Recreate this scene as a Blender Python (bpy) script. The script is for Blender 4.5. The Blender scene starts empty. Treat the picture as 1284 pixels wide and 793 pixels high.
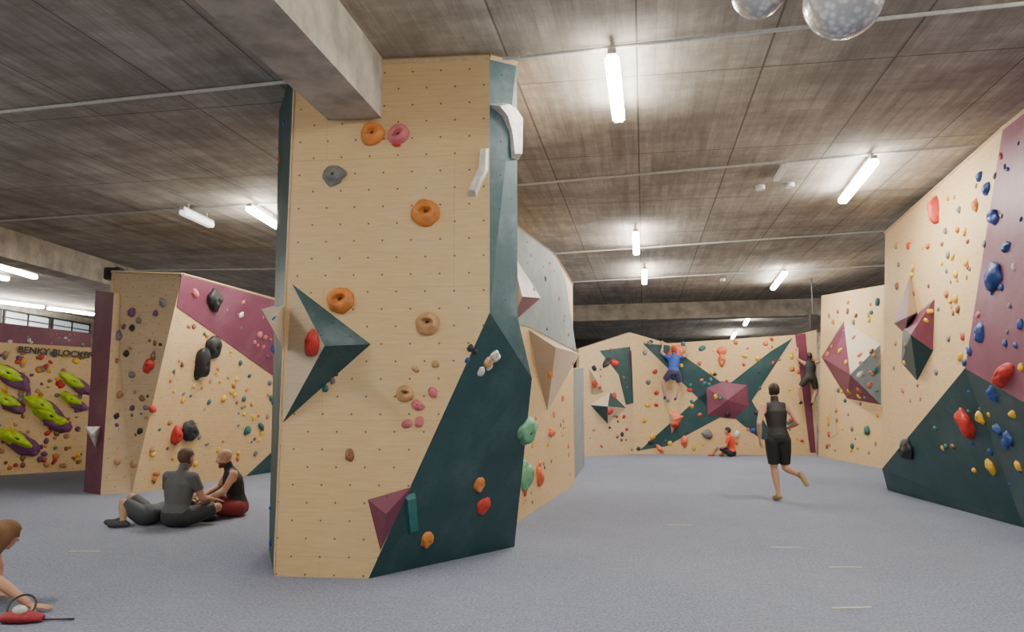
import bpy, bmesh, math, random
import numpy as np
from mathutils import Vector, Matrix, noise
from mathutils.bvhtree import BVHTree
random.seed(7)
CAM=Vector((0,0,1.6)); TH=math.radians(6.35); FPX=930.0; HC=4.8
cs,sn=math.cos(TH),math.sin(TH)
scene=bpy.context.scene
# ---------- survey helpers: intersect a sight line with a real plane ----------
def ray(u,v):
    a=(u-642)/FPX; b=-(v-396.5)/FPX
    return Vector((a,cs-b*sn,sn+b*cs))
def Z(u,v,z): d=ray(u,v); return CAM+d*((z-1.6)/d.z)
def F(u,v): return Z(u,v,0.0)
def D(u,v,y): d=ray(u,v); return CAM+d*(y/d.y)
def PLn(u,v,p,n): d=ray(u,v); return CAM+d*((p-CAM).dot(n)/d.dot(n))
def PL(u,v,a,b,c): return PLn(u,v,a,(b-a).cross(c-a).normalized())

# ---------- materials ----------
def newmat(name):
    m=bpy.data.materials.new(name); m.use_nodes=True
    nt=m.node_tree; b=nt.nodes['Principled BSDF']; return m,nt,b
def N(nt,t,**k):
    n=nt.nodes.new(t)
    for a,c in k.items(): setattr(n,a,c)
    return n
def mixc(nt,fac,a,b,mode='MIX'):
    n=N(nt,'ShaderNodeMix',data_type='RGBA',blend_type=mode)
    for i,s in ((0,fac),(6,a),(7,b)):
        if hasattr(s,'links'): nt.links.new(s,n.inputs[i])
        elif i==0: n.inputs[i].default_value=s
        else: n.inputs[i].default_value=(*s,1)
    return n.outputs[2]
def ramp(nt,src,a,b):
    n=N(nt,'ShaderNodeMapRange'); n.inputs[1].default_value=a; n.inputs[2].default_value=b
    nt.links.new(src,n.inputs[0]); return n.outputs[0]
def noiz(nt,vec,scale,detail=4,rough=.6):
    n=N(nt,'ShaderNodeTexNoise'); n.inputs['Scale'].default_value=scale; n.inputs['Detail'].default_value=detail
    n.inputs['Roughness'].default_value=rough
    if vec is not None: nt.links.new(vec,n.inputs['Vector'])
    return n.outputs[0]
def mapping(nt,vec,scale=(1,1,1),rot=(0,0,0)):
    n=N(nt,'ShaderNodeMapping'); n.inputs['Scale'].default_value=scale; n.inputs['Rotation'].default_value=rot
    nt.links.new(vec,n.inputs['Vector']); return n.outputs[0]
def simple(name,col,rough=.55,metal=0,var=.12,scale=25):
    m,nt,b=newmat(name)
    tc=N(nt,'ShaderNodeTexCoord').outputs['Object']
    f=ramp(nt,noiz(nt,tc,scale),.35,.7)
    nt.links.new(mixc(nt,f,tuple(c*(1-var) for c in col),tuple(min(1,c*(1+var)+.01*var) for c in col)),b.inputs['Base Color'])
    b.inputs['Roughness'].default_value=rough; b.inputs['Metallic'].default_value=metal
    return m
def math_(nt,op,a,b=None):
    n=N(nt,'ShaderNodeMath',operation=op)
    for i,s in enumerate((a,b)):
        if s is None: continue
        if hasattr(s,'links'): nt.links.new(s,n.inputs[i])
        else: n.inputs[i].default_value=s
    return n.outputs[0]
def tnuts(nt,uv,sx=.27,sy=.32,r=.0095):
    outs=[]
    for off in ((0,0,0),(.5,.5,0)):
        a=N(nt,'ShaderNodeVectorMath',operation='MULTIPLY_ADD'); nt.links.new(uv,a.inputs[0])
        a.inputs[1].default_value=(1/sx,1/sy,0); a.inputs[2].default_value=off
        f=N(nt,'ShaderNodeVectorMath',operation='FRACTION'); nt.links.new(a.outputs[0],f.inputs[0])
        s=N(nt,'ShaderNodeVectorMath',operation='SUBTRACT'); nt.links.new(f.outputs[0],s.inputs[0]); s.inputs[1].default_value=(.5,.5,0)
        q=N(nt,'ShaderNodeVectorMath',operation='MULTIPLY'); nt.links.new(s.outputs[0],q.inputs[0]); q.inputs[1].default_value=(sx,sy,0)
        l=N(nt,'ShaderNodeVectorMath',operation='LENGTH'); nt.links.new(q.outputs[0],l.inputs[0])
        outs.append(math_(nt,'LESS_THAN',l.outputs['Value'],r))
    return math_(nt,'MAXIMUM',outs[0],outs[1])
def wallmat(name,c1,c2,grain=True,chalk=.25,chalkcol=(.6,.6,.58),rough=.6,holes=True):
    m,nt,b=newmat(name)
    uv=N(nt,'ShaderNodeUVMap').outputs[0]
    if grain:
        f=noiz(nt,mapping(nt,uv,(1.2,14,1)),3.0,6,.65)
        f=ramp(nt,f,.3,.72)
    else: f=ramp(nt,noiz(nt,uv,2.5,5),.3,.7)
    col=mixc(nt,f,c1,c2)
    ck=ramp(nt,noiz(nt,uv,1.1,8,.7),.5,.82)
    col=mixc(nt,math_(nt,'MULTIPLY',ck,chalk),col,chalkcol)
    if not grain:
        sc=ramp(nt,noiz(nt,mapping(nt,uv,(9,3,1),(0,0,.6)),2.2,8,.75),.6,.75)
        col=mixc(nt,math_(nt,'MULTIPLY',sc,chalk*.8),col,chalkcol)
    else:
        # rubber scuffs and knots
        sc=ramp(nt,noiz(nt,mapping(nt,uv,(4,2.5,1),(0,0,.3)),2.6,8,.8),.64,.8)
        col=mixc(nt,math_(nt,'MULTIPLY',sc,.35),col,tuple(c*.45 for c in c1))
    br=N(nt,'ShaderNodeTexBrick'); nt.links.new(uv,br.inputs['Vector']); br.inputs['Scale'].default_value=1
    br.inputs['Brick Width'].default_value=2.44; br.inputs['Row Height'].default_value=1.22; br.inputs['Mortar Size'].default_value=.003
    br.inputs['Mortar Smooth'].default_value=0
    col=mixc(nt,math_(nt,'MULTIPLY',br.outputs['Fac'],.28),col,tuple(c*.4 for c in c1))
    if holes: col=mixc(nt,math_(nt,'MULTIPLY',tnuts(nt,uv),.8),col,(.02,.017,.014))
    nt.links.new(col,b.inputs['Base Color']); b.inputs['Roughness'].default_value=rough
    return m
M={}
M['ply']=wallmat('plywood',(.56,.385,.185),(.67,.485,.255),chalk=.4,chalkcol=(.68,.56,.38))
M['plyc']=wallmat('plywood_chalky',(.50,.36,.20),(.60,.455,.275),chalk=.6,chalkcol=(.62,.54,.42))
M['teal']=wallmat('teal_paint',(.010,.045,.050),(.016,.062,.068),False,.25,(.22,.27,.29),.5)
M['teald']=wallmat('teal_paint_dusty',(.022,.062,.072),(.045,.095,.108),False,.6,(.26,.31,.34),.6)
M['purple']=wallmat('purple_paint',(.13,.028,.058),(.17,.042,.078),False,.4,(.3,.2,.24),.5)
M['greyp']=wallmat('grey_paint',(.15,.19,.20),(.22,.265,.275),False,.6,(.42,.45,.45),.6)
M['plypl']=wallmat('plain_plywood',(.44,.35,.24),(.53,.44,.32),chalk=.6,chalkcol=(.52,.49,.44),holes=False)
M['edge']=simple('raw_wood_edge',(.50,.37,.21))
H={'orange':(.58,.20,.035),'tan':(.45,.25,.11),'yellow':(.72,.42,.02),'red':(.50,.03,.02),'pink':(.50,.13,.15),
   'blue':(.012,.055,.25),'grey':(.17,.17,.17),'black':(.018,.018,.02),'white':(.66,.63,.57),'green':(.13,.33,.19),
   'lime':(.45,.66,.02),'violet':(.16,.05,.14),'coral':(.75,.16,.07),'tealh':(.02,.14,.13),'brown':(.22,.10,.04)}
for k,c in H.items(): M['h_'+k]=simple('hold_'+k,c,.5,0,.25,9)
M['hole']=simple('dark_recess',(.012,.01,.01))

m,nt,b=newmat('carpet'); tc=N(nt,'ShaderNodeTexCoord').outputs['Object']
f=ramp(nt,noiz(nt,tc,42,5,.85),.36,.64); g=ramp(nt,noiz(nt,tc,.6,6,.6),.3,.75); g2=ramp(nt,noiz(nt,mapping(nt,tc,(1,3,1),(0,0,.5)),5,5,.7),.4,.75)
c=mixc(nt,f,(.075,.09,.145),(.34,.375,.49)); c=mixc(nt,math_(nt,'MULTIPLY',g,.35),c,(.32,.35,.43)); c=mixc(nt,math_(nt,'MULTIPLY',g2,.3),c,(.11,.128,.185))
nt.links.new(c,b.inputs['Base Color']); b.inputs['Roughness'].default_value=.95
bp=N(nt,'ShaderNodeBump'); bp.inputs['Strength'].default_value=.5; bp.inputs['Distance'].default_value=.015; nt.links.new(f,bp.inputs['Height']); nt.links.new(bp.outputs[0],b.inputs['Normal'])
M['carpet']=m
m,nt,b=newmat('board_marked_concrete'); tc=N(nt,'ShaderNodeTexCoord').outputs['Object']
mp=mapping(nt,tc,(1,1,1),(0,0,math.radians(90+10)))
br=N(nt,'ShaderNodeTexBrick'); nt.links.new(mp,br.inputs['Vector']); br.inputs['Scale'].default_value=1
br.inputs['Brick Width'].default_value=2.4; br.inputs['Row Height'].default_value=.17; br.inputs['Mortar Size'].default_value=.004; br.inputs['Mortar Smooth'].default_value=.6
br.inputs['Color1'].default_value=(.33,.295,.245,1); br.inputs['Color2'].default_value=(.62,.565,.485,1); br.inputs['Mortar'].default_value=(.21,.185,.15,1)
st=ramp(nt,noiz(nt,mapping(nt,mp,(.8,10,1)),1.1,8,.75),.3,.75)
c=mixc(nt,.6,br.outputs['Color'],mixc(nt,st,(.18,.155,.125),(.76,.70,.61)))
sx=ramp(nt,noiz(nt,mapping(nt,mp,(4,.5,1)),1.0,6,.7),.38,.68)
c=mixc(nt,math_(nt,'MULTIPLY',sx,.45),c,(.2,.172,.138))
bl=ramp(nt,noiz(nt,tc,.8,8,.75),.40,.60)
c=mixc(nt,bl,mixc(nt,.5,c,(.13,.108,.084)),c)
b2=N(nt,'ShaderNodeTexBrick'); nt.links.new(mp,b2.inputs['Vector']); b2.inputs['Scale'].default_value=1; b2.offset=0
b2.inputs['Brick Width'].default_value=2.4; b2.inputs['Row Height'].default_value=1.2; b2.inputs['Mortar Size'].default_value=.010
c=mixc(nt,math_(nt,'MULTIPLY',b2.outputs['Fac'],.7),c,(.06,.05,.04))
nt.links.new(c,b.inputs['Base Color']); b.inputs['Roughness'].default_value=.85
M['ceil']=m
M['conc']=simple('smooth_concrete',(.42,.38,.32),.8,0,.3,3)
M['dark']=simple('dark_render',(.045,.043,.04),.9)
M['white']=simple('white_enamel',(.6,.6,.58),.5)
M['pipe']=simple('grey_conduit',(.5,.5,.48),.5)
M['blk']=simple('black_plastic',(.02,.02,.022),.5)
M['tape']=simple('cream_tape',(.46,.45,.34),.8)
def emis(name,col,s):
    m,nt,b=newmat(name); b.inputs['Base Color'].default_value=(*col,1); b.inputs['Emission Color'].default_value=(*col,1); b.inputs['Emission Strength'].default_value=s; return m
M['tube']=emis('lamp_diffuser',(1,.94,.84),105)
M['tubedim']=emis('lamp_diffuser_dim',(.95,.93,.9),1.2)
M['glass']=emis('frosted_window_glass',(.55,.62,.68),.35)
m,nt,b=newmat('silver_foil'); b.inputs['Metallic'].default_value=.55; b.inputs['Roughness'].default_value=.25
tc=N(nt,'ShaderNodeTexCoord').outputs['Object']; v=N(nt,'ShaderNodeTexVoronoi'); v.inputs['Scale'].default_value=22; nt.links.new(tc,v.inputs['Vector'])
nt.links.new(mixc(nt,ramp(nt,v.outputs['Distance'],.1,.6),(.9,.9,.9),(.5,.51,.53)),b.inputs['Base Color'])
bp=N(nt,'ShaderNodeBump'); bp.inputs['Strength'].default_value=.8; nt.links.new(v.outputs['Distance'],bp.inputs['Height']); nt.links.new(bp.outputs[0],b.inputs['Normal'])
M['mirror']=m

# ---------- mesh helpers ----------
BV,BP=[],[]; _bvh=[None]
def link(ob): scene.collection.objects.link(ob); return ob
def setuv(me):
    uvl=me.uv_layers.new(name='UVMap')
    for p in me.polygons:
        n=p.normal; t=Vector((0,0,1)).cross(n)
        t=t.normalized() if t.length>.05 else Vector((1,0,0))
        bb=n.cross(t)
        for li in p.loop_indices:
            co=me.vertices[me.loops[li].vertex_index].co
            uvl.data[li].uv=(co.dot(t),co.dot(bb))
def addbvh(pts):
    i=len(BV); BV.extend([Vector(p) for p in pts]); BP.append(list(range(i,i+len(pts)))); _bvh[0]=None
def cast(u,v):
    if _bvh[0] is None: _bvh[0]=BVHTree.FromPolygons(BV,BP)
    d=ray(u,v).normalized(); h=_bvh[0].ray_cast(CAM,d)
    if h[0] is None: return None
    n=h[1]
    if n.dot(d)>0: n=-n
    return h[0],n,h[3]
def wall(name,faces,solid=.12,closed=False,bvh=True):
    bm=bmesh.new(); mats=[]
    vm={}
    def vert(p):
        k=(round(p.x,4),round(p.y,4),round(p.z,4))
        if k not in vm: vm[k]=bm.verts.new(p)
        return vm[k]
    for pts,mk in faces:
        if mk not in mats: mats.append(mk)
        if not closed:
            nn=Vector((0,0,0))
            for i in range(len(pts)):
                nn+=pts[i].cross(pts[(i+1)%len(pts)])
            ctr=sum(pts,Vector())/len(pts)
            if nn.dot(CAM-ctr)<0: pts=pts[::-1]
        f=bm.faces.new([vert(p) for p in pts]); f.material_index=mats.index(mk)
        if bvh: addbvh(pts)
    if closed: bmesh.ops.recalc_face_normals(bm,faces=bm.faces)
    bmesh.ops.triangulate(bm,faces=[f for f in bm.faces if len(f.verts)>3])
    me=bpy.data.meshes.new(name); bm.to_mesh(me); bm.free()
    for k in mats: me.materials.append(M[k])
    me.materials.append(M['edge'])
    setuv(me)
    ob=link(bpy.data.objects.new(name,me))
    if not closed and solid:
        s=ob.modifiers.new('thick','SOLIDIFY'); s.thickness=solid; s.offset=-1
        if solid>.05: s.material_offset_rim=len(mats)
    return ob
def box(name,x0,x1,y0,y1,z0,z1,mk,parent=None,rotz=0,loc=None,bevel=0):
    bm=bmesh.new(); bmesh.ops.create_cube(bm,size=1)
    for vv in bm.verts: vv.co=Vector(((vv.co.x+.5)*(x1-x0)+x0,(vv.co.y+.5)*(y1-y0)+y0,(vv.co.z+.5)*(z1-z0)+z0))
    if bevel: bmesh.ops.bevel(bm,geom=bm.edges[:],offset=bevel,segments=2,affect='EDGES')
    me=bpy.data.meshes.new(name); bm.to_mesh(me); bm.free(); me.materials.append(M[mk])
    ob=link(bpy.data.objects.new(name,me)); ob.rotation_euler[2]=rotz
    if loc is not None: ob.location=loc
    if parent: ob.parent=parent
    return ob
def empty(name,loc=(0,0,0),rz=0):
    e=link(bpy.data.objects.new(name,None)); e.location=loc; e.rotation_euler[2]=rz; return e
def bar(name,a,b,r,mk,parent=None,seg=10):
    bm=bmesh.new(); d=b-a
    bmesh.ops.create_cone(bm,cap_ends=True,segments=seg,radius1=r,radius2=r,depth=d.length,matrix=Matrix.Translation((a+b)/2)@d.to_track_quat('Z','Y').to_matrix().to_4x4())
    me=bpy.data.meshes.new(name); bm.to_mesh(me); bm.free(); me.materials.append(M[mk])
    ob=link(bpy.data.objects.new(name,me)); 
    if parent: ob.parent=parent
    return ob

# ---------- room shell ----------
X0,X1,Y0,Y1=-17,15,-7,40
box('floor',X0,X1,Y0,Y1,-.2,0,'carpet')
box('ceiling',X0,X1,Y0,Y1,HC,HC+.2,'ceil')
box('wall_left',X0-.2,X0,Y0,Y1,0,HC,'conc'); box('wall_right',X1,X1+.2,Y0,Y1,0,HC,'conc')
box('wall_back',X0,X1,Y1,Y1+.2,0,HC,'dark'); box('wall_front',X0,X1,Y0-.2,Y0,0,HC,'conc')
# high window strip on left wall
for i in range(5):
    e=empty('window_%d'%(i+1),(X0+.03,18+i*2.6,4.05))
    box('pane',0,.03,-1.2,1.2,-.45,.45,'glass',e)
    for s in (-1.2,0,1.2): box('mullion',-.01,.06,s-.03,s+.03,-.5,.5,'blk',e)
    for z in (-.5,-.25,0,.25,.5): box('rail',-.01,.07,-1.25,1.25,z-.02,z+.02,'blk',e)
# beams
def beam(name,a,b,w,side,z0,z1):
    d=(b-a); d.z=0; s=Vector((-d.y,d.x,0)).normalized()*w*side
    P=[Vector((p.x,p.y,0)) for p in (a,b,b+s,a+s)]
    lo=[Vector((p.x,p.y,z0)) for p in P]; hi=[Vector((p.x,p.y,z1)) for p in P]
    fs=[(lo,'conc'),(hi,'conc')]+[([lo[i],lo[(i+1)%4],hi[(i+1)%4],hi[i]],'conc') for i in range(4)]
    return wall(name,fs,closed=True,bvh=False)
beam('ceiling_beam',Vector((-3.3,-5.6,0)),Vector((-1.20,6.85,0)),.52,1,4.22,HC)
beam('ceiling_beam',Vector((-10.4,-6.5,0)),Vector((-9.35,19,0)),.6,1,4.25,HC)
beam('ceiling_beam',Z(560,407,4.25),Z(1130,393,4.25),.5,1,4.25,HC)

# ---------- central boulder pillar ----------
A0=F(344,723);A1=F(462,726);A3=Z(614,67,HC)
A2=PL(614,392,A0,A1,A3);A4=PL(370,86,A0,A1,A3)
A4.z=HC
B0=F(645,686);B1=D(667,475,7.4);B2=D(649,398,7.05);B3=Z(648,75,HC)
L0=F(337,690);L1=Z(350,141,HC)
K0=Vector((-.25,8.9,0));K1=Vector((-.25,8.9,HC));K2=Vector((-2.5,8.9,0));K3=Vector((-2.5,8.9,HC))
KB=Vector((-.25,8.9,2.0))
wall('climbing_pillar',[([A0,A1,A2,A3,A4],'ply'),([A1,B0,B1,A2],'teal'),([A2,B1,B2],'teald'),([A2,B2,B3,A3],'teald'),
 ([A0,L0,L1,A4],'teal'),([L0,K2,K3,L1],'ply'),([K2,K0,KB,K1,K3],'ply'),([B0,K0,KB,B1],'ply'),([B1,KB,B2],'ply'),([B2,KB,K1,B3],'ply'),
 ([A4,A3,B3,K1,K3,L1],'ply'),([A0,A1,B0,K0,K2,L0],'ply')],closed=True)
dz=Vector((0,0,-.03)); bar('trim_1',A4.lerp(A3,.45)+dz,A3+dz,.03,'edge',seg=4); bar('trim_2',A3+dz,B3+dz,.03,'edge',seg=4)
bar('trim_3',A0+Vector((0,0,.02)),A4,.012,'edge',seg=4)
# ---------- wall behind pillar ----------
m0=F(640,661);m1=F(720,608);t0=D(640,278,m0.y);t1=PL(718,357,m0,m1,t0)
b1=m1+Vector((-1.6,.6,0));b0=m0+Vector((-1.3,.6,0))
t1b=Vector((b1.x,b1.y,t1.z)); t0b=Vector((b0.x,b0.y,t0.z))
tm=PL(696,320,m0,m1,t0)
wall('climbing_wall_panel',[([m0,m1,t1,tm,t0],'ply'),([m1,b1,t1b,t1],'ply'),([m0,b0,t0b,t0],'ply'),([b0,b1,t1b,t0b],'ply'),([m0,m1,b1,b0],'ply'),([t0,tm,t1,t1b,t0b],'ply')],closed=True)
bar('trim_4',t0,tm,.025,'edge',seg=4); bar('trim_5',tm,t1,.025,'edge',seg=4)
q0=F(721,601);q1=F(733,584)
wall('climbing_wall_panel',[([q0,q1,Vector((q1.x,q1.y,2.35)),Vector((q0.x,q0.y,2.2))],'greyp')])
# ---------- far walls ----------
w0=F(726,573.5);w1=F(796,570);w2=F(1024,571)
v1=D(790,417,w1.y-.3);v2=PL(1024,414,w1,w2,v1); v15=PL(838,431,w1,w2,v1)
v0=PL(726,438,w0,w1,v1)
wall('climbing_wall_panel',[([w0,w1,v1,v0],'plyc')])
wall('climbing_wall_panel',[([w1,w2,v2,PL(1000,420,w1,w2,v1),v15,v1],'ply')])
x0=F(1026,572);x1=F(1128,592);y0=D(1030,371,x0.y-.6);y1=PL(1128,354,x0,x1,y0)
wall('climbing_wall_panel',[([x0,x1,y1,y0],'ply')])
# ---------- right wall ----------
R0=F(1113,615);R3=F(1284,662);R3e=F(1420,700)
Rb=D(1106,588,13.05);R1=D(1110,292,13.1);T=Z(1258,157,HC)
K=PL(1210,462,Rb,R1,T);G=PL(1284,505,Rb,R1,T);Te=T+(T-R1)*.5;Te.z=HC
Ge=G+(R3e-R3)*1.1+Vector((0,0,-.1))
wall('climbing_wall_panel',[([Rb,K,T,R1],'ply'),([K,G,Te,T],'purple'),([G,Ge,Te],'purple'),([R0,R3,G,K,Rb],'teal'),([R3,R3e,Ge,G],'teal')])
bar('trim_6',R1,T+dz,.03,'edge',seg=4); bar('trim_7',T+dz,Te+dz,.03,'edge',seg=4)
# ---------- left walls ----------
p0=F(105,617);p1=F(126,621);p2=D(143,367,12.6);p3=PL(120,364,p0,p1,p2)
wall('climbing_wall_panel',[([p0,p1,p2,p3],'purple')],solid=.3)
c0=F(165,619.5);c1=D(229,344,12.3);c2=D(140,341,12.7)
wall('climbing_wall_panel',[([p1,c0,c1,c2],'plyc')])
d1=F(390,585);d2=PL(390,388,c0,d1,c1)
wall('climbing_wall_panel',[([c0,d1,d2,c1],'ply')])
bar('trim_8',c1,d2,.025,'edge',seg=4); bar('trim_9',c2,c1,.025,'edge',seg=4)
e0=F(-160,606);e1=F(114,589.5);e2=D(114,418,e1.y-.2);e3=PL(-160,387,e0,e1,e2)
wall('climbing_wall_panel',[([e0,e1,e2,e3],'ply')])

# ---------- overlays, volumes ----------
def cen(pts): return sum(p[0] for p in pts)/len(pts),sum(p[1] for p in pts)/len(pts)
def panel(name,pts,mk,off=.012,at=None):
    h=cast(*(at or cen(pts)))
    if not h: return
    p,n,_=h; P=[PLn(u,v,p+n*off,n) for u,v in pts]
    return wall(name,[(P,mk)],solid=.01,bvh=False)
def slab(name,pts,h,mk,at=None,parent=None):
    q=cast(*(at or cen(pts)))
    if not q: return
    p,n,_=q; lo=[PLn(u,v,p,n) for u,v in pts]; c=sum(lo,Vector())/len(lo)
    hi=[c+(x-c)*.82+n*h for x in lo]; k=len(lo)
    fs=[(lo,mk),(hi,mk)]+[([lo[i],lo[(i+1)%k],hi[(i+1)%k],hi[i]],mk) for i in range(k)]
    return wall(name,fs,closed=True)
def volume(pts,apex,h,mks,at=None,name='climbing_volume'):
    q=cast(*(at or cen(pts)))
    if not q: return
    p,n,_=q; lo=[PLn(u,v,p,n) for u,v in pts]
    ap=PLn(apex[0],apex[1],p+n*h,n); k=len(lo)
    fs=[([lo[i],lo[(i+1)%k],ap],mks[i%len(mks)]) for i in range(k)]+[(lo,'plypl')]
    return wall(name,fs,closed=True)
M['vpl']=M['plypl']
# painted regions
panel('painted_patch',[(640,279),(690,313),(708,345),(723,441),(668,412),(640,404)],'greyp',at=(685,370))
panel('painted_patch',[(228,345),(390,388),(390,508),(345,473),(222,385)],'purple',at=(290,385))
panel('painted_patch',[(308,598.5),(352,557),(390,530),(390,585)],'teal',at=(322,575))
panel('painted_patch',[(-160,386),(114,418),(114,436),(-160,420)],'purple',at=(50,420))
# star on far wall
for pts in ([(806,431),(838,433),(908,482),(884,508)],[(994,424),(966,441),(914,482),(938,510)],[(802,565),(835,560),(906,522),(884,492)],[(978,562),(950,548),(918,522),(938,495)]):
    panel('painted_patch',pts,'teal',at=cen(pts))
panel('painted_patch',[(997,420),(1010,418),(1023,568),(1016,568)],'purple',at=(1008,500))
panel('painted_patch',[(752,440),(790,435),(797,505),(785,508),(776,470)],'teal',at=(780,470))
panel('painted_patch',[(788,440),(793,440),(803,528),(797,532)],'purple',at=(792,480))
# pillar volumes
volume([(366,356),(465,432),(354,531)],(407,434),.30,['teald','teal','vpl'])
volume([(461,627),(516,611),(477,691)],(484,645),.14,['purple','purple','purple'],at=(482,640))
slab('climbing_volume',[(614,131),(628,128),(640,136),(649,150),(648,203),(637,203),(633,170),(626,146)],.10,'h_white',at=(634,160))
slab('climbing_volume',[(604,187),(613,186),(612,215),(597,247),(587,247),(602,212)],.09,'h_white',at=(604,215))
slab('climbing_volume',[(507,622),(520,618),(524,668),(512,672)],.03,'h_tealh',at=(516,650))
# volumes behind pillar
volume([(640,312),(679,374),(640,408)],(655,372),.3,['h_white','purple','vpl'],at=(660,365))
volume([(663,414),(727,444),(686,516)],(697,436),.35,['vpl','vpl','vpl'],at=(690,450))
# far volumes
volume([(884,486),(905,478),(938,482),(940,510),(922,526),(886,522)],(912,502),.2,['purple'],at=(912,500))
volume([(740,508),(765,492),(785,512),(762,532)],(762,510),.3,['vpl','teal','vpl','teald'])
volume([(738,462),(752,470),(757,492),(744,496)],(750,480),.25,['vpl','plyc'])
volume([(838,515),(858,522),(842,545)],(846,526),.2,['h_coral','h_coral','vpl'])
# right-mid volumes
volume([(1058,403),(1104,432),(1105,508),(1062,500),(1030,448)],(1066,470),.55,['vpl','greyp','purple','purple','purple'])
panel('painted_patch',[(1040,500),(1047,487),(1049,545),(1040,550)],'plyc')
# right wall volumes
volume([(1142,343),(1150,392),(1136,420),(1121,406)],(1137,398),.25,['vpl','greyp','purple','purple'])
volume([(1132,410),(1172,375),(1170,440),(1150,478),(1130,455)],(1142,420),.3,['purple','purple','teal','teal','teal'],at=(1150,430))
volume([(328,388),(358,380),(357,440)],(340,408),.2,['vpl'],at=(354,400))

# ---------- holds ----------
ICO=bmesh.new(); bmesh.ops.create_icosphere(ICO,subdivisions=4,radius=1)
IV=[v.co.copy() for v in ICO.verts]; ICO.verts.ensure_lookup_table(); IF=[[v.index for v in f.verts] for f in ICO.faces]
IC2=bmesh.new(); bmesh.ops.create_icosphere(IC2,subdivisions=2,radius=1); IV2=[v.co.copy() for v in IC2.verts]; IF2=[[v.index for v in f.verts] for f in IC2.faces]
class Group:
    def __init__(s,name='climbing_holds'): s.name=name; s.v=[];s.f=[];s.m=[];s.mats=[]
    def mi(s,k):
        if k not in s.mats: s.mats.append(k)
        return s.mats.index(k)
    def add(s,u,v,px,col,asp=None,kind='blob',ang=None,depth=.5):
        h=cast(u,v)
        if not h: return
        p,n,dist=h; px=px*.5; r=px*dist/FPX
        t=n.cross(Vector((0,0,1)));t=t.normalized() if t.length>.05 else Vector((1,0,0)); bb=t.cross(n).normalized()
        if bb.z<0: bb=-bb
        if kind=='jug' and ang is None: ang=random.uniform(-35,35)
        a=random.uniform(0,6.28) if ang is None else math.radians(ang)
        t,bb=t*math.cos(a)+bb*math.sin(a),bb*math.cos(a)-t*math.sin(a)
        asp=asp or random.uniform(.65,1); sd=Vector((random.random()*50,random.random()*50,0))
        big=px>7; V,Fc=(IV,IF) if big else (IV2,IF2)
        base=len(s.v); rec=set(); am=.12 if kind=='jug' else .28
        for i,c in enumerate(V):
            k=1+am*noise.noise(c*1.3+sd)+(.05*noise.noise(c*4+sd) if big else 0)
            x,y,z=c.x*k,c.y*asp*k,max(c.z,-.15)*depth*2*.6*k
            if kind=='jug' and c.z>0:
                q=math.hypot(c.x*.75,(c.y-.12)*1.3)
                if q<.42: z-=.6*(1-(q/.42)**2)
                if q<.2: rec.add(i)
            if kind=='blob' and big and math.hypot(c.x,c.y)<.12 and c.z>0: z-=.15; rec.add(i)
            s.v.append(p+t*(x*r)+bb*(y*r)+n*(z*r))
        mc=s.mi('h_'+col); mh=s.mi('hole')
        for f in Fc: s.f.append([j+base for j in f]); s.m.append(mh if all(j in rec for j in f) else mc)
    def scatter(s,poly,n,lo,hi,cols):
        us=[p[0] for p in poly]; vs=[p[1] for p in poly]; c=0;g=0
        while c<n and g<n*30:
            g+=1; u=random.uniform(min(us),max(us)); v=random.uniform(min(vs),max(vs)); ins=False
            for i in range(len(poly)):
                x1_,y1_=poly[i];x2_,y2_=poly[i-1]
                if (y1_>v)!=(y2_>v) and u<(x2_-x1_)*(v-y1_)/(y2_-y1_)+x1_: ins=not ins
            if ins: s.add(u,v,random.uniform(lo,hi),random.choice(cols)); c+=1
    def build(s):
        me=bpy.data.meshes.new(s.name); me.from_pydata([tuple(x) for x in s.v],[],s.f)
        for k in s.mats: me.materials.append(M[k])
        me.polygons.foreach_set('material_index',s.m); me.polygons.foreach_set('use_smooth',[True]*len(s.f)); me.update()
        link(bpy.data.objects.new(s.name,me))
g=Group()
for a in [(467,168,30,'orange',.95,'jug'),(500,169,27,'pink',.9,'jug'),(497,180,12,'red',.8,'blob'),(419,220,29,'grey',.85,'blob'),(534,267,36,'orange',.95,'jug'),
 (427,377,35,'orange',.95,'jug'),(536,406,31,'tan',.95,'jug'),(546,457,10,'tan'),(521,463,10,'tan'),(508,494,22,'tan',.9,'jug'),(524,508,18,'pink'),(543,492,14,'pink'),
 (510,532,14,'pink'),(526,529,14,'pink'),(439,571,15,'brown'),(393,431,34,'red',.7,'blob',90),(600,607,22,'orange'),(605,634,22,'red'),(535,677,22,'orange'),
 (590,437,10,'black'),(596,442,8,'black'),(586,452,8,'blue'),(620,447,18,'white'),(611,455,16,'tan'),(603,466,14,'white'),(613,460,12,'white'),
 (357,155,9,'blue'),(357,172,9,'blue'),(351,200,10,'orange'),(352,300,7,'grey'),(350,370,8,'blue'),(345,440,12,'blue'),(348,455,8,'blue'),(343,505,9,'blue'),(345,568,8,'tealh'),(341,637,12,'blue'),(341,680,12,'blue'),
 (417,478,9,'grey'),(408,488,9,'tealh'),(422,470,6,'black')]:
    g.add(*a)
g.build()
g=Group()
for a in [(660,541,36,'green',.8,'blob',90),(656,596,40,'green',.7,'blob',90),(690,543,20,'coral',.6),(674,597,28,'coral',.5,'blob',60),(676,582,10,'coral'),(658,618,12,'coral'),
  (705,500,9,'coral'),(694,520,8,'coral'),(712,560,7,'coral'),(688,330,8,'orange'),(683,350,8,'black'),(665,320,7,'grey'),(700,375,8,'orange'),(712,420,7,'brown'),(718,455,7,'coral'),(690,470,12,'orange',.6)]: g.add(*a)
g.scatter([(655,520),(715,520),(716,600),(655,645)],26,3,7,['yellow','grey','coral','green','tan'])
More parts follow.
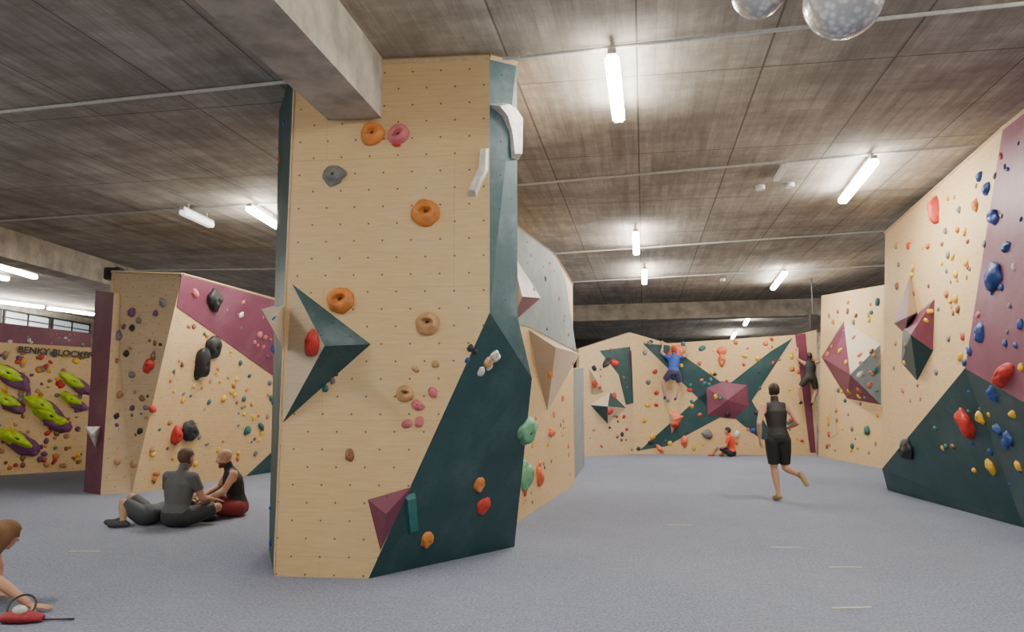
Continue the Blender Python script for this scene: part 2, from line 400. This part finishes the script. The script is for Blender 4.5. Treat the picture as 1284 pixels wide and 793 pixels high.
g.scatter([(655,290),(715,360),(720,440),(660,400)],14,3,7,['grey','orange','brown','black'])
g.build()
# far
g=Group()
for a in [(905,440,12,'coral'),(905,452,16,'coral',.5,'blob',90),(846,443,24,'coral',.7),(880,437,9,'tealh'),(858,553,13,'coral'),(887,545,13,'grey'),(924,545,10,'white'),(827,563,14,'coral',.4),
   (818,548,8,'yellow'),(846,532,14,'red',.6),(950,450,7,'yellow'),(944,540,8,'blue'),(760,455,16,'black',.5),(770,455,14,'red',.7),(746,482,10,'red'),(765,516,12,'red'),(745,462,8,'black'),(770,497,9,'red'),(780,545,6,'black')]: g.add(*a)
g.scatter([(800,428),(1000,424),(1015,565),(800,565)],75,3.5,7.5,['yellow','yellow','orange','red','coral','grey','tealh','black'])
g.scatter([(735,440),(790,425),(795,565),(735,565)],22,3,6,['grey','tan','red','black','brown'])
g.build()
g=Group()
for a in [(1101,379,11,'tealh'),(1093,392,8,'tealh'),(1097,465,8,'tealh'),(1079,470,10,'white',.6),(1069,560,8,'tealh'),(1040,545,8,'red'),(1088,540,12,'tealh')]: g.add(*a)
g.scatter([(1036,375),(1104,365),(1104,580),(1036,565)],60,3.5,8,['yellow','yellow','orange','tan','brown','grey','tealh','coral'])
g.build()
# right wall
g=Group()
for a in [(1175,264,32,'red',.4,'blob',80),(1238,237,16,'blue'),(1247,272,22,'blue'),(1248,347,32,'blue'),(1229,222,14,'blue'),(1263,310,15,'blue'),(1230,418,22,'blue',.7),(1216,440,12,'blue'),(1210,455,9,'blue'),
  (1280,407,13,'blue'),(1262,472,38,'red',.4,'blob',-35),(1213,532,34,'red',.6,'blob',80),(1246,494,18,'blue'),(1253,540,17,'blue'),(1266,550,17,'blue'),(1230,524,15,'yellow'),(1243,586,16,'yellow'),(1271,520,14,'yellow'),(1278,585,12,'yellow'),
  (1138,564,28,'black',.7,'blob',-40),(1262,556,14,'blue'),(1219,556,6,'blue'),(1195,560,8,'brown'),(1224,258,15,'orange',.7),(1195,322,10,'yellow'),(1212,330,11,'yellow'),(1210,291,10,'yellow'),(1203,263,9,'grey'),(1186,290,10,'grey'),
  (1199,344,11,'yellow'),(1199,375,11,'yellow'),(1190,425,8,'grey'),(1205,448,11,'yellow'),(1281,461,10,'yellow'),(1272,335,9,'white'),(1227,395,8,'pink')]: g.add(*a)
g.scatter([(1120,310),(1235,200),(1205,450),(1120,540)],45,4,10,['yellow','yellow','tan','brown','orange','grey','red'])
g.scatter([(1245,200),(1284,160),(1284,480),(1220,450)],16,5,10,['grey','blue','pink','blue'])
g.scatter([(1150,560),(1210,480),(1284,520),(1284,640)],12,5,9,['blue','yellow','tealh'])
g.build()
# left mid
g=Group()
for a in [(268,376,28,'black',.75,'blob',60),(244,368,14,'pink'),(266,436,30,'black',.75,'blob',60),(252,456,36,'black',.6,'blob',80),(237,541,29,'black',.7,'blob',50),(220,546,24,'red',.6,'blob',80),
  (187,459,18,'red',.7),(166,392,11,'violet'),(174,402,9,'grey'),(147,421,14,'grey'),(205,380,12,'grey'),(176,541,9,'black'),(191,513,12,'red'),(166,470,9,'grey'),(280,500,9,'yellow'),(302,395,9,'white'),(325,420,10,'pink'),
  (343,438,12,'blue'),(344,400,8,'blue'),(310,540,12,'tealh'),(327,535,14,'tealh',.5),(340,500,10,'tealh'),(338,480,8,'grey')]: g.add(*a)
g.scatter([(235,400),(340,475),(340,580),(175,610)],80,4,8,['yellow','yellow','brown','tan','orange','grey','tealh'])
g.scatter([(150,360),(220,360),(170,590),(135,590)],26,4,9,['grey','tan','brown','violet','black'])
g.scatter([(238,355),(340,385),(340,455)],14,4,8,['pink','grey','violet'])
g.build()
# far left, lime slopers with violet
g=Group()
for u,v,s in [(12,470,42),(10,503,32),(55,510,38),(66,524,40),(23,552,42),(95,480,30),(92,503,26),(-30,520,36)]:
    g.add(u+5,v+5,s*.85,'violet',.5,'blob',35,.35); g.add(u-4,v-2,s*.9,'lime',.38,'blob',30,.5)
g.scatter([(-40,440),(105,445),(100,585),(-40,590)],170,3.5,8,['yellow','tan','brown','orange','violet','grey','red'])
g.scatter([(-40,412),(105,420),(105,434),(-40,428)],26,3,5,['white','grey','pink'])
g.build()
volume([(106,535),(126,535),(120,562)],(115,545),.15,['h_white'],at=(118,545))
# lettering
h=cast(60,440)
if h:
    cu=bpy.data.curves.new('wall_lettering','FONT'); cu.body='BENKY BLOCKERS'; cu.size=.19; cu.extrude=.004; cu.offset=.005
    to=bpy.data.objects.new('wall_lettering',cu); link(to)
    n=h[1]; p=PLn(22,442,h[0]+n*.05,n); x=(PLn(105,448.5,h[0],n)-PLn(22,442,h[0],n)).normalized()
    z=n; y=z.cross(x).normalized(); x=y.cross(z)
    to.matrix_world=Matrix(((x.x,y.x,z.x,p.x),(x.y,y.y,z.y,p.y),(x.z,y.z,z.z,p.z),(0,0,0,1)))
    cu.materials.append(M['blk'])

# ---------- ceiling services ----------
for (a,b_) in [((-60,147),(650,72)),((652,72),(1400,-8)),((-60,281),(640,236)),((640,233),(1222,182)),((600,325),(1150,287)),((600,360),(1150,331)),((100,340),(640,334))]:
    bar('ceiling_conduit',Z(a[0],a[1],HC-.03),Z(b_[0],b_[1],HC-.03),.018,'pipe')
def lamp(x,y,rz=-10,L=1.5,on=True,power=95,w=.13):
    e=empty('fluorescent_light',(x,y,HC-.09),math.radians(rz))
    for s in (-.3,.3): bar('hanger',Vector((0,s*L,-.01)),Vector((0,s*L,.09)),.012,'pipe',e)
    box('housing',-w*.3,w*.3,-L/2,L/2,-.05,0,'white',e)
    box('diffuser',-w/2,w/2,-L/2+.02,L/2-.02,-.13,-.04,'tube' if on else 'tubedim',e,bevel=.02)
    if on:
        l=bpy.data.lights.new('tube_light','AREA'); l.shape='RECTANGLE'; l.size=w; l.size_y=L-.1; l.energy=power; l.color=(1,.94,.84)
        o=link(bpy.data.objects.new('tube_light',l)); o.parent=e; o.location=(0,0,-.14)
def lpx(a,b_,on=True,power=46):
    p=Z(a[0],a[1],HC-.13);q=Z(b_[0],b_[1],HC-.13); d=q-p
    lamp((p.x+q.x)/2,(p.y+q.y)/2,math.degrees(math.atan2(-d.x,d.y)),max(d.length,.9),on,power)
lpx((767,66),(776,145)); lpx((1096,198),(1056,249)); lpx((797,290),(798,315)); lpx((808,337),(808,353)); lpx((984,340),(969,360))
lpx((938,398),(934,406));lpx((922,416),(918,424)); lpx((312,258),(350,282)); lpx((228,262),(266,280),False); lpx((-30,323),(45,346)); lpx((-40,372),(55,384)); lpx((60,385),(118,393))
for x,y in [(-5,3.8),(0.6,3.0),(5,4.0),(-8,5),(-5,-2),(1,-2.5),(6,-2),(-10.5,0),(9.5,4),(-3,12),(11,14),(-1.5,17),(-13,18),(-13,8)]:  # unseen lamps, added to light the pillar front, room and far-left floor
    lamp(x,y,-10,1.5,True,56)
# smoke detectors & sensor
for u,v in [(953,233),(990,230),(906,350)]:
    p=Z(u,v,HC); bar('smoke_detector',p,p-Vector((0,0,.06)),.07,'white',seg=20)
p=Z(978,215,HC); box('emergency_light',-.04,.04,-.3,.3,-.06,0,'white',rotz=-.17,loc=p)
# projector box on beam, speaker
p=Z(148,341,4.25); e=empty('av_box',p+Vector((0,-.15,0))); box('body',-.16,.16,-.12,.12,-.2,.05,'blk',e,bevel=.02); box('bracket',-.02,.02,.1,.3,-.05,.1,'blk',e); bar('cone',Vector((0,-.11,-.08)),Vector((0,-.14,-.08)),.08,'hole',e)
p=D(1020,404,19.6); e=empty('av_box',p); box('body',-.1,.1,-.1,.1,-.2,.2,'blk',e,bevel=.02); bar('bracket',Vector((0,0,.15)),Vector((0,0,HC-p.z)),.02,'blk',e); bar('cone',Vector((0,-.09,-.05)),Vector((0,-.12,-.05)),.07,'hole',e)
# silver balls
for u,v,rpx,y in [(1057,0,42,4.7),(951,-12,31,5.0)]:
    c=D(u,v,y); r=rpx*(c-CAM).length/FPX*.97
    e=empty('mirror_ball',c)
    bm=bmesh.new(); bmesh.ops.create_uvsphere(bm,u_segments=36,v_segments=24,radius=r)
    me=bpy.data.meshes.new('ball'); bm.to_mesh(me); bm.free(); me.materials.append(M['mirror']); o=link(bpy.data.objects.new('ball',me)); o.parent=e
    bar('cap',Vector((0,0,r*.97)),Vector((0,0,r+.05)),.03,'white',e); bar('cord',Vector((0,0,r)),Vector((0,0,HC-c.z)),.006,'white',e)
# floor tape marks
for u,v,a in [(985,687,0),(1068,763,.1),(852,659,0),(105,692,0),(1060,712,0)]:
    p=F(u,v); box('floor_tape',-.16,.16,-.018,.018,.001,.005,'tape',rotz=a,loc=(p.x,p.y,0))

# ---------- people ----------
def ringtube(bm,cs_,rx,ry,sides,seg=14):
    rings=[]
    n=len(cs_)
    for i in range(n):
        d=(cs_[min(i+1,n-1)]-cs_[max(i-1,0)]).normalized()
        s=sides[i]-d*sides[i].dot(d); s.normalize(); f=d.cross(s)
        rings.append([bm.verts.new(cs_[i]+s*math.cos(k*2*math.pi/seg)*rx[i]+f*math.sin(k*2*math.pi/seg)*ry[i]) for k in range(seg)])
    for i in range(n-1):
        for k in range(seg):
            bm.faces.new((rings[i][k],rings[i][(k+1)%seg],rings[i+1][(k+1)%seg],rings[i+1][k]))
    bm.faces.new(rings[0][::-1]); bm.faces.new(rings[-1])
def limb(bm,a,b,rs,seg=12):
    n=len(rs); d=b-a; sd=d.orthogonal()
    ringtube(bm,[a+d*(i/(n-1)) for i in range(n)],rs,rs,[sd]*n,seg); ball(bm,a,rs[0]); ball(bm,b,rs[-1])
def ball(bm,c,r,rot=None):
    if not hasattr(r,'__len__'): r=(r,r,r)
    m=Matrix.Translation(c)@((rot or Matrix.Identity(3)).to_4x4())@Matrix.Diagonal((*r,1))
    bmesh.ops.create_uvsphere(bm,u_segments=14,v_segments=10,radius=1,matrix=m)
def remesh(bm,voxel,smooth=3):
    me=bpy.data.meshes.new('tmp'); bmesh.ops.recalc_face_normals(bm,faces=bm.faces); bm.to_mesh(me); bm.free()
    o=link(bpy.data.objects.new('tmp',me)); r=o.modifiers.new('r','REMESH'); r.mode='VOXEL'; r.voxel_size=voxel; r.use_smooth_shade=True
    s=o.modifiers.new('s','SMOOTH'); s.iterations=smooth; s.factor=.5
    dg=bpy.context.evaluated_depsgraph_get(); out=bpy.data.meshes.new_from_object(o.evaluated_get(dg)); 
    bpy.data.objects.remove(o); out.materials.clear(); return out
def arr(me):
    a=np.empty(len(me.vertices)*3); me.vertices.foreach_get('co',a); return a.reshape(-1,3)
def fcent(me):
    a=np.empty(len(me.polygons)*3); me.polygons.foreach_get('center',a); return a.reshape(-1,3)
def vnorm(me): return np.array([v.normal[:] for v in me.vertices])
SK={}
def skinmat(k,c):
    if k not in SK: SK[k]=simple('person_'+k,c,.65,0,.08,40)
    return SK[k]
def person(name,J,loc,rz,o,scale=1.0,voxel=.013):
    J={k:Vector(v) for k,v in J.items()}
    root=empty(name,loc,rz); root.scale=(scale,)*3
    bm=bmesh.new()
    pe,ch,nk,hd=J['pelvis'],J['chest'],J['neck'],J['head']
    hs=(J['hipR']-J['hipL']); ss=(J['shR']-J['shL'])
    up=(ch-pe).normalized(); w=o.get('w',1)
    wa=pe.lerp(ch,.45)
    ringtube(bm,[pe-up*.09,pe-up*.03,pe+up*.05,wa,ch-(ch-wa)*.2,ch.lerp(nk,.3),ch.lerp(nk,.72),nk],
      [.10*w,.155*w,.16*w,.135*w,.155*w,.175*w,.13*w,.055],[.09,.115,.115,.10,.115,.12,.085,.055],[hs,hs,hs,hs.lerp(ss,.5),ss,ss,ss,ss],18)
    bones=[('torso',pe-up*.05,nk-(nk-ch)*.15,.14,.14)]
    limb(bm,nk-(nk-ch)*.2,nk.lerp(hd,.6),[.06,.052,.05]); bones.append(('neck',nk+(nk-ch)*.05,hd,.055,.05))
    for S in 'LR':
        sh,el,wr=J['sh'+S],J['el'+S],J['wr'+S]
        limb(bm,nk.lerp(ch,.22),sh,[.055,.05,.052]); 
        limb(bm,sh,el,[.056,.052,.047,.04]); limb(bm,el,wr,[.04,.043,.035,.027])
        bones+=[('ua',sh,el,.055,.04),('fa',el,wr,.042,.027)]
        hp,kn,an,to=J['hip'+S],J['kn'+S],J['an'+S],J['toe'+S]
        limb(bm,hp,kn,[.095,.09,.075,.057]); limb(bm,kn,an,[.055,.06,.052,.04,.037])
        d=(to-an); sh_dir=(an-kn).normalized(); fd=(d-sh_dir*d.dot(sh_dir)*.6).normalized()
        heel=an+sh_dir*.035-fd*.045
        limb(bm,heel,to,[.036,.037,.042,.034]); limb(bm,an,heel.lerp(to,.5),[.038,.036])
        bones+=[('th',hp,kn,.09,.06),('sn',kn,an,.057,.037),('ft',heel,to,.05,.045)]
    me=remesh(bm,voxel,4)
    def classify(P):
        best=np.full(len(P),1e9); lab=np.zeros(len(P),int); tt=np.zeros(len(P))
        for i,(nm,a,b_,ra,rb) in enumerate(bones):
            a_=np.array(a[:]);d=np.array((b_-a)[:]); t=np.clip(((P-a_)@d)/(d@d),0,1)
            ds=np.linalg.norm(P-(a_+t[:,None]*d),axis=1)-(ra+(rb-ra)*t)
            k=ds<best; best[k]=ds[k]; lab[k]=i; tt[k]=t[k]
        return lab,tt
    mats=['skin','top','bottom','shoe']
    def cloth(P):
        lab,tt=classify(P); out=np.zeros(len(P),int)
        sl=o.get('sleeve',0); pl=o.get('shorts',.75)
        for i,(nm,*_) in enumerate(bones):
            k=lab==i
            if nm=='torso': out[k]=np.where(tt[k]<.16,2,1)
            elif nm=='neck': out[k]=0
            elif nm=='ua': out[k]=np.where(tt[k]<sl,1,0)
            elif nm=='fa': out[k]=np.where(tt[k]<sl-1,1,0)
            elif nm=='th': out[k]=np.where(tt[k]<pl,2,0)
            elif nm=='sn': out[k]=np.where(tt[k]<pl-1,2,np.where(tt[k]>.95,3,0))
            else: out[k]=3
        return out
    co=arr(me); cl=cloth(co); nr=vnorm(me)
    co=co+nr*np.array([0,.012,.02,.004])[cl][:,None]
    fm=cloth(fcent(me))
    for k in mats: me.materials.append(skinmat(str(o[k]),o[k]))
    me.vertices.foreach_set('co',co.ravel()); me.polygons.foreach_set('material_index',fm.astype(np.int32))
    me.polygons.foreach_set('use_smooth',[True]*len(me.polygons))
    me.update(); bo=link(bpy.data.objects.new('body',me)); bo.parent=root
    # head
    fx=Vector(o.get('face',(0,1,0))).normalized(); upv=(hd-nk).normalized().lerp(Vector((0,0,1)),.5).normalized()
    xx=fx.cross(upv).normalized(); zz=xx.cross(fx)
    R=Matrix((xx,fx,zz)).transposed()
    bm=bmesh.new()
    ball(bm,Vector((0,-.012,.03)),(.076,.097,.09)); ball(bm,Vector((0,.022,-.035)),(.06,.072,.08)); ball(bm,Vector((0,.066,-.095)),(.026,.024,.02))
    limb(bm,Vector((0,.088,.01)),Vector((0,.108,-.028)),[.008,.014],8)
    limb(bm,Vector((-.03,.08,.024)),Vector((.03,.08,.024)),[.012,.012],8)
    for s in (-1,1): ball(bm,Vector((.077*s,-.008,-.01)),(.010,.02,.031))
    limb(bm,Vector((-.018,.088,-.062)),Vector((.018,.088,-.062)),[.007,.007],8)
    hm=remesh(bm,.0075 if voxel<.016 else .012,2)
    co=arr(hm); nr=vnorm(hm)
    def hair(P):
        x,y,z=P.T; line=np.where(y>.05,.075,np.where(y>.0,.035,-.065))
        k=(z>line)&~((np.abs(x)>.079)&(z<.03))
        if o.get('bald'): k=np.zeros(len(P),bool)
        bd=(z<-.045)&(y>.01)&~((np.abs(z+.062)<.012)&(np.abs(x)<.03)&(y>.07)) if o.get('beard') else np.zeros(len(P),bool)
        return k,bd
    k,bd=hair(co); amt=o.get('hairt',.012); kf,bf=hair(fcent(hm)); fc=fcent(hm); co=co+nr*(k*amt+bd*.01)[:,None]
    lips=(np.abs(fc[:,2]+.062)<.008)&(np.abs(fc[:,0])<.022)&(fc[:,1]>.075)
    mi=np.where(kf|bf,1,np.where(lips,2,0)).astype(np.int32)
    for q in (skinmat(str(o['skin']),o['skin']),skinmat(str(o['hair']),o['hair']),skinmat('lips',(.38,.13,.11))): hm.materials.append(q)
    hm.vertices.foreach_set('co',co.ravel()); hm.polygons.foreach_set('material_index',mi); hm.polygons.foreach_set('use_smooth',[True]*len(hm.polygons))
    hm.update()
    ho=link(bpy.data.objects.new('head',hm)); ho.parent=root; ho.matrix_local=Matrix.Translation(hd)@R.to_4x4()
    bm=bmesh.new()
    for s in (-1,1): ball(bm,Vector((.028*s,.082,.004)),.012)
    n0=len(bm.faces)
    for s in (-1,1): ball(bm,Vector((.028*s,.0915,.004)),.0055)
    bm.faces.ensure_lookup_table()
    for i,f in enumerate(bm.faces): f.material_index=int(i>=n0)
    em=bpy.data.meshes.new('eyes'); bm.to_mesh(em); bm.free(); em.materials.append(skinmat('eyewhite',(.7,.68,.65))); em.materials.append(M['blk'])
    eo=link(bpy.data.objects.new('eyes',em)); eo.parent=ho
    if o.get('long'):
        bm=bmesh.new(); 
        ringtube(bm,[Vector((0,-.02,.115)),Vector((0,-.025,.08)),Vector((0,-.035,.02)),Vector((0,-.05,-.10)),Vector((0,-.05,-.20)),Vector((0,-.03,-.30))],[.05,.085,.102,.105,.085,.03],[.05,.08,.085,.07,.05,.015],[Vector((1,0,0))]*6,18)
        lm=remesh(bm,.01,3); lm.materials.append(skinmat(str(o['hair']),o['hair'])); lo_=link(bpy.data.objects.new('long_hair',lm)); lo_.parent=ho
    # hands
    for S in 'LR':
        wr,el=J['wr'+S],J['el'+S]; d=J.get('hd'+S,(wr-el)).normalized(); sg=1 if S=='R' else -1
        pn=Vector(o.get('palm'+S,(-sg,0,0) if abs(d.z)>.6 else (0,0,-1))); pn=(pn-d*pn.dot(d)).normalized()
        sd=d.cross(pn)*(-sg)   # toward thumb
        bm=bmesh.new(); c0_=wr-d*.01
        ringtube(bm,[c0_,wr+d*.03,wr+d*.07,wr+d*.095],[.026,.036,.042,.038],[.02,.018,.016,.012],[sd]*4,14)
        cu=o.get('curl',.35)
        for i,(off,L) in enumerate(((.030,.072),(.010,.082),(-.011,.076),(-.031,.06))):
            p=wr+d*.085+sd*off; dd=d+sd*off*1.5; dd.normalize(); rr=.0092-.0006*i
            for sgm in range(3):
                q=p+dd*L*(.45,.32,.23)[sgm]; limb(bm,p,q,[rr,rr*.92],8); p=q; rr*=.92
                dd=(dd*math.cos(cu)+pn*math.sin(cu)).normalized()
        p=wr+d*.03+sd*.026; dd=(d*.6+sd*.8+pn*.25).normalized()
        for L in (.04,.032,.026): q=p+dd*L; limb(bm,p,q,[.0115,.0105],8); p=q; dd=(dd+d*.35).normalized()
        km=remesh(bm,.0048 if voxel<.016 else .008,1); km.materials.append(skinmat(str(o['skin']),o['skin']))
        km.polygons.foreach_set('use_smooth',[True]*len(km.polygons))
        ko=link(bpy.data.objects.new('hand_'+S.lower(),km)); ko.parent=root
    return root
SKIN=(.46,.26,.17)
blk=(.012,.012,.014)
# runner, back to camera
p=F(976,629)
person('running_man',dict(pelvis=(0,0,.99),chest=(0,.05,1.32),neck=(0,.08,1.54),head=(0,.11,1.72),
 hipL=(-.09,0,.94),knL=(-.06,.05,.51),anL=(-.03,-.02,.10),toeL=(-.04,.15,.035),
 hipR=(.09,0,.94),knR=(.13,.10,.51),anR=(.24,-.25,.42),toeR=(.30,-.33,.30),
 shL=(-.20,.06,1.47),elL=(-.31,-.08,1.21),wrL=(-.275,.02,.96),shR=(.20,.06,1.47),elR=(.29,-.08,1.22),wrR=(.22,.14,1.14)),
 (p.x+.03,p.y,0),-.02,dict(skin=SKIN,top=blk,bottom=blk,shoe=(.35,.25,.1),hair=(.03,.018,.012),shorts=.85,curl=.5))
sit=dict(pelvis=(0,0,.125),chest=(0,.03,.43),neck=(0,.07,.64),head=(0,.12,.79),
 hipL=(-.1,.02,.11),knL=(-.31,.33,.2),anL=(.05,.42,.06),toeL=(.16,.47,.05),hipR=(.1,.02,.11),knR=(.31,.33,.2),anR=(-.06,.30,.07),toeR=(-.18,.33,.05),
 shL=(-.19,.04,.58),elL=(-.27,.12,.33),wrL=(-.2,.34,.29),shR=(.19,.04,.58),elR=(.27,.12,.33),wrR=(.22,.34,.29))
p=F(218,662)
person('seated_man',sit,(p.x,p.y+.05,0),-.35,dict(skin=SKIN,top=(.10,.105,.105),bottom=(.03,.03,.035),shoe=(.03,.03,.03),hair=(.10,.055,.03),shorts=.9,sleeve=.62,w=1.15),1.06)
s2=dict(sit); s2.update(wrL=(-.10,.46,.22),wrR=(.08,.50,.24),elL=(-.25,.22,.35),elR=(.25,.22,.37),chest=(0,.07,.42),neck=(0,.13,.62),head=(0,.2,.765),shL=(-.19,.1,.56),shR=(.19,.1,.56),
  knL=(-.26,.38,.16),anL=(-.10,.70,.07),toeL=(-.12,.84,.12))
p=F(295,648)
person('seated_man',s2,(p.x,p.y+.1,0),math.radians(118),dict(skin=(.52,.30,.20),top=blk,bottom=(.22,.02,.03),shoe=(.02,.02,.025),hair=(.14,.06,.03),bald=True,beard=True,shorts=.9,sleeve=0,face=(0,1,-.25)),1.03)
# reclining person with knees bent, partly hidden
p=F(178,660)
person('reclining_person',dict(pelvis=(0,0,.12),chest=(.18,.29,.15),neck=(.30,.48,.18),head=(.36,.62,.22),
 hipL=(-.03,.08,.12),knL=(-.24,.06,.33),anL=(-.34,.0,.06),toeL=(-.48,-.06,.04),hipR=(-.03,-.07,.12),knR=(-.24,-.14,.29),anR=(-.20,-.2,.06),toeR=(-.33,-.26,.04),
 shL=(.08,.5,.18),elL=(-.02,.7,.08),wrL=(.16,.8,.05),shR=(.42,.36,.18),elR=(.56,.5,.08),wrR=(.46,.7,.05)),
 (p.x,p.y+.12,0),0,dict(skin=SKIN,top=(.05,.055,.06),bottom=(.05,.055,.065),shoe=(.05,.05,.055),hair=(.03,.02,.01),face=(-.6,-.4,.5),shorts=.97,sleeve=.6))
# woman reaching to the floor at left edge
hpos=F(54,768)
person('kneeling_woman',dict(pelvis=(-1.03,.25,.36),chest=(-.74,.12,.42),neck=(-.52,.05,.47),head=(-.345,.03,.555),
 hipL=(-1.03,.34,.32),knL=(-.73,.40,.06),anL=(-1.14,.45,.06),toeL=(-1.28,.46,.05),hipR=(-1.03,.16,.32),knR=(-.76,.06,.06),anR=(-1.16,.1,.06),toeR=(-1.30,.1,.05),
 shL=(-.60,.24,.43),elL=(-.6,.36,.24),wrL=(-.6,.30,.05),shR=(-.56,-.12,.40),elR=(-.32,-.07,.25),wrR=(-.10,.0,.05),hdR=(1,.05,-.12),hdL=(1,.1,-.05)),
 (hpos.x,hpos.y,0),0,dict(skin=(.50,.27,.17),top=(.10,.05,.06),bottom=blk,shoe=blk,hair=(.16,.075,.03),long=True,face=(.45,.85,-.2),shorts=1.9,sleeve=0,palmL=(0,0,-1),palmR=(0,0,-1),curl=.08))
# climbers
climb=dict(pelvis=(0,-.28,.85),chest=(.03,-.24,1.16),neck=(.04,-.2,1.36),head=(.04,-.2,1.52),
 hipL=(-.1,-.27,.82),knL=(-.32,-.2,.52),anL=(-.25,-.12,.10),toeL=(-.25,-.02,.05),hipR=(.1,-.27,.82),knR=(.22,-.2,.44),anR=(.08,-.14,.06),toeR=(.08,-.03,.02),
 shL=(-.15,-.2,1.31),elL=(-.33,-.16,1.45),wrL=(-.27,-.08,1.68),shR=(.22,-.2,1.31),elR=(.42,-.15,1.38),wrR=(.46,-.07,1.6),hdL=(0,.2,1),hdR=(0,.2,1))
h=cast(842,502)
person('climber',climb,h[0]+Vector((0,-.1,0)),0,dict(skin=SKIN,top=(.02,.07,.35),bottom=(.03,.03,.08),shoe=(.03,.03,.2),hair=(.25,.06,.02),shorts=.7,sleeve=.5,palmL=(0,1,0),palmR=(0,1,0)),.93,.018)
h=cast(1011,508)
person('climber',climb,h[0]+Vector((0,-.1,0)),0,dict(skin=SKIN,top=blk,bottom=blk,shoe=blk,hair=(.02,.015,.01),shorts=.8,sleeve=0,palmL=(0,1,0),palmR=(0,1,0)),.9,.018)
p=F(918,573)
s3=dict(sit); s3.update(knL=(-.2,.38,.32),anL=(-.15,.55,.07),toeL=(-.15,.7,.04))
person('seated_climber',s3,(p.x,p.y,0),math.radians(60),dict(skin=SKIN,top=(.7,.05,.02),bottom=blk,shoe=(.5,.1,.05),hair=(.03,.02,.01),sleeve=.7,shorts=.8),.88,.018)
# chalk bag bits
p=F(26,781); e=empty('chalk_bag',p)
bm=bmesh.new(); ringtube(bm,[Vector((-.14,0,.03)),Vector((-.05,0,.045)),Vector((.06,0,.04)),Vector((.15,.02,.025))],[.05,.08,.075,.04],[.03,.045,.04,.02],[Vector((0,1,0))]*4,16)
me=remesh(bm,.008,3); me.materials.append(simple('red_fabric',(.28,.03,.04),.9)); o=link(bpy.data.objects.new('bag',me)); o.parent=e
bm=bmesh.new(); ball(bm,Vector((0,-.02,.09)),(.05,.04,.035)); me=bpy.data.meshes.new('chalk_ball'); bm.to_mesh(me); bm.free(); me.materials.append(M['h_white']); o=link(bpy.data.objects.new('chalk_ball',me)); o.parent=e
bpy.ops.mesh.primitive_torus_add(major_radius=.09,minor_radius=.008,location=(0,0,0)); o=bpy.context.object; o.name='strap_loop'; o.parent=e; o.location=(-.02,.03,.10); o.rotation_euler=(.9,.2,0); o.data.materials.append(M['blk'])
bar('strap',Vector((.1,0,.02)),Vector((.35,.06,.008)),.007,'blk',e)

# ---------- camera / world ----------
cd=bpy.data.cameras.new('camera'); cd.sensor_width=36; cd.lens=FPX/1284*36; cd.clip_end=200
co_=link(bpy.data.objects.new('camera',cd)); co_.location=CAM; co_.rotation_euler=(math.radians(90)+TH,0,0); scene.camera=co_
w=bpy.data.worlds.new('world'); w.use_nodes=True; w.node_tree.nodes['Background'].inputs[0].default_value=(.05,.05,.055,1); scene.world=w
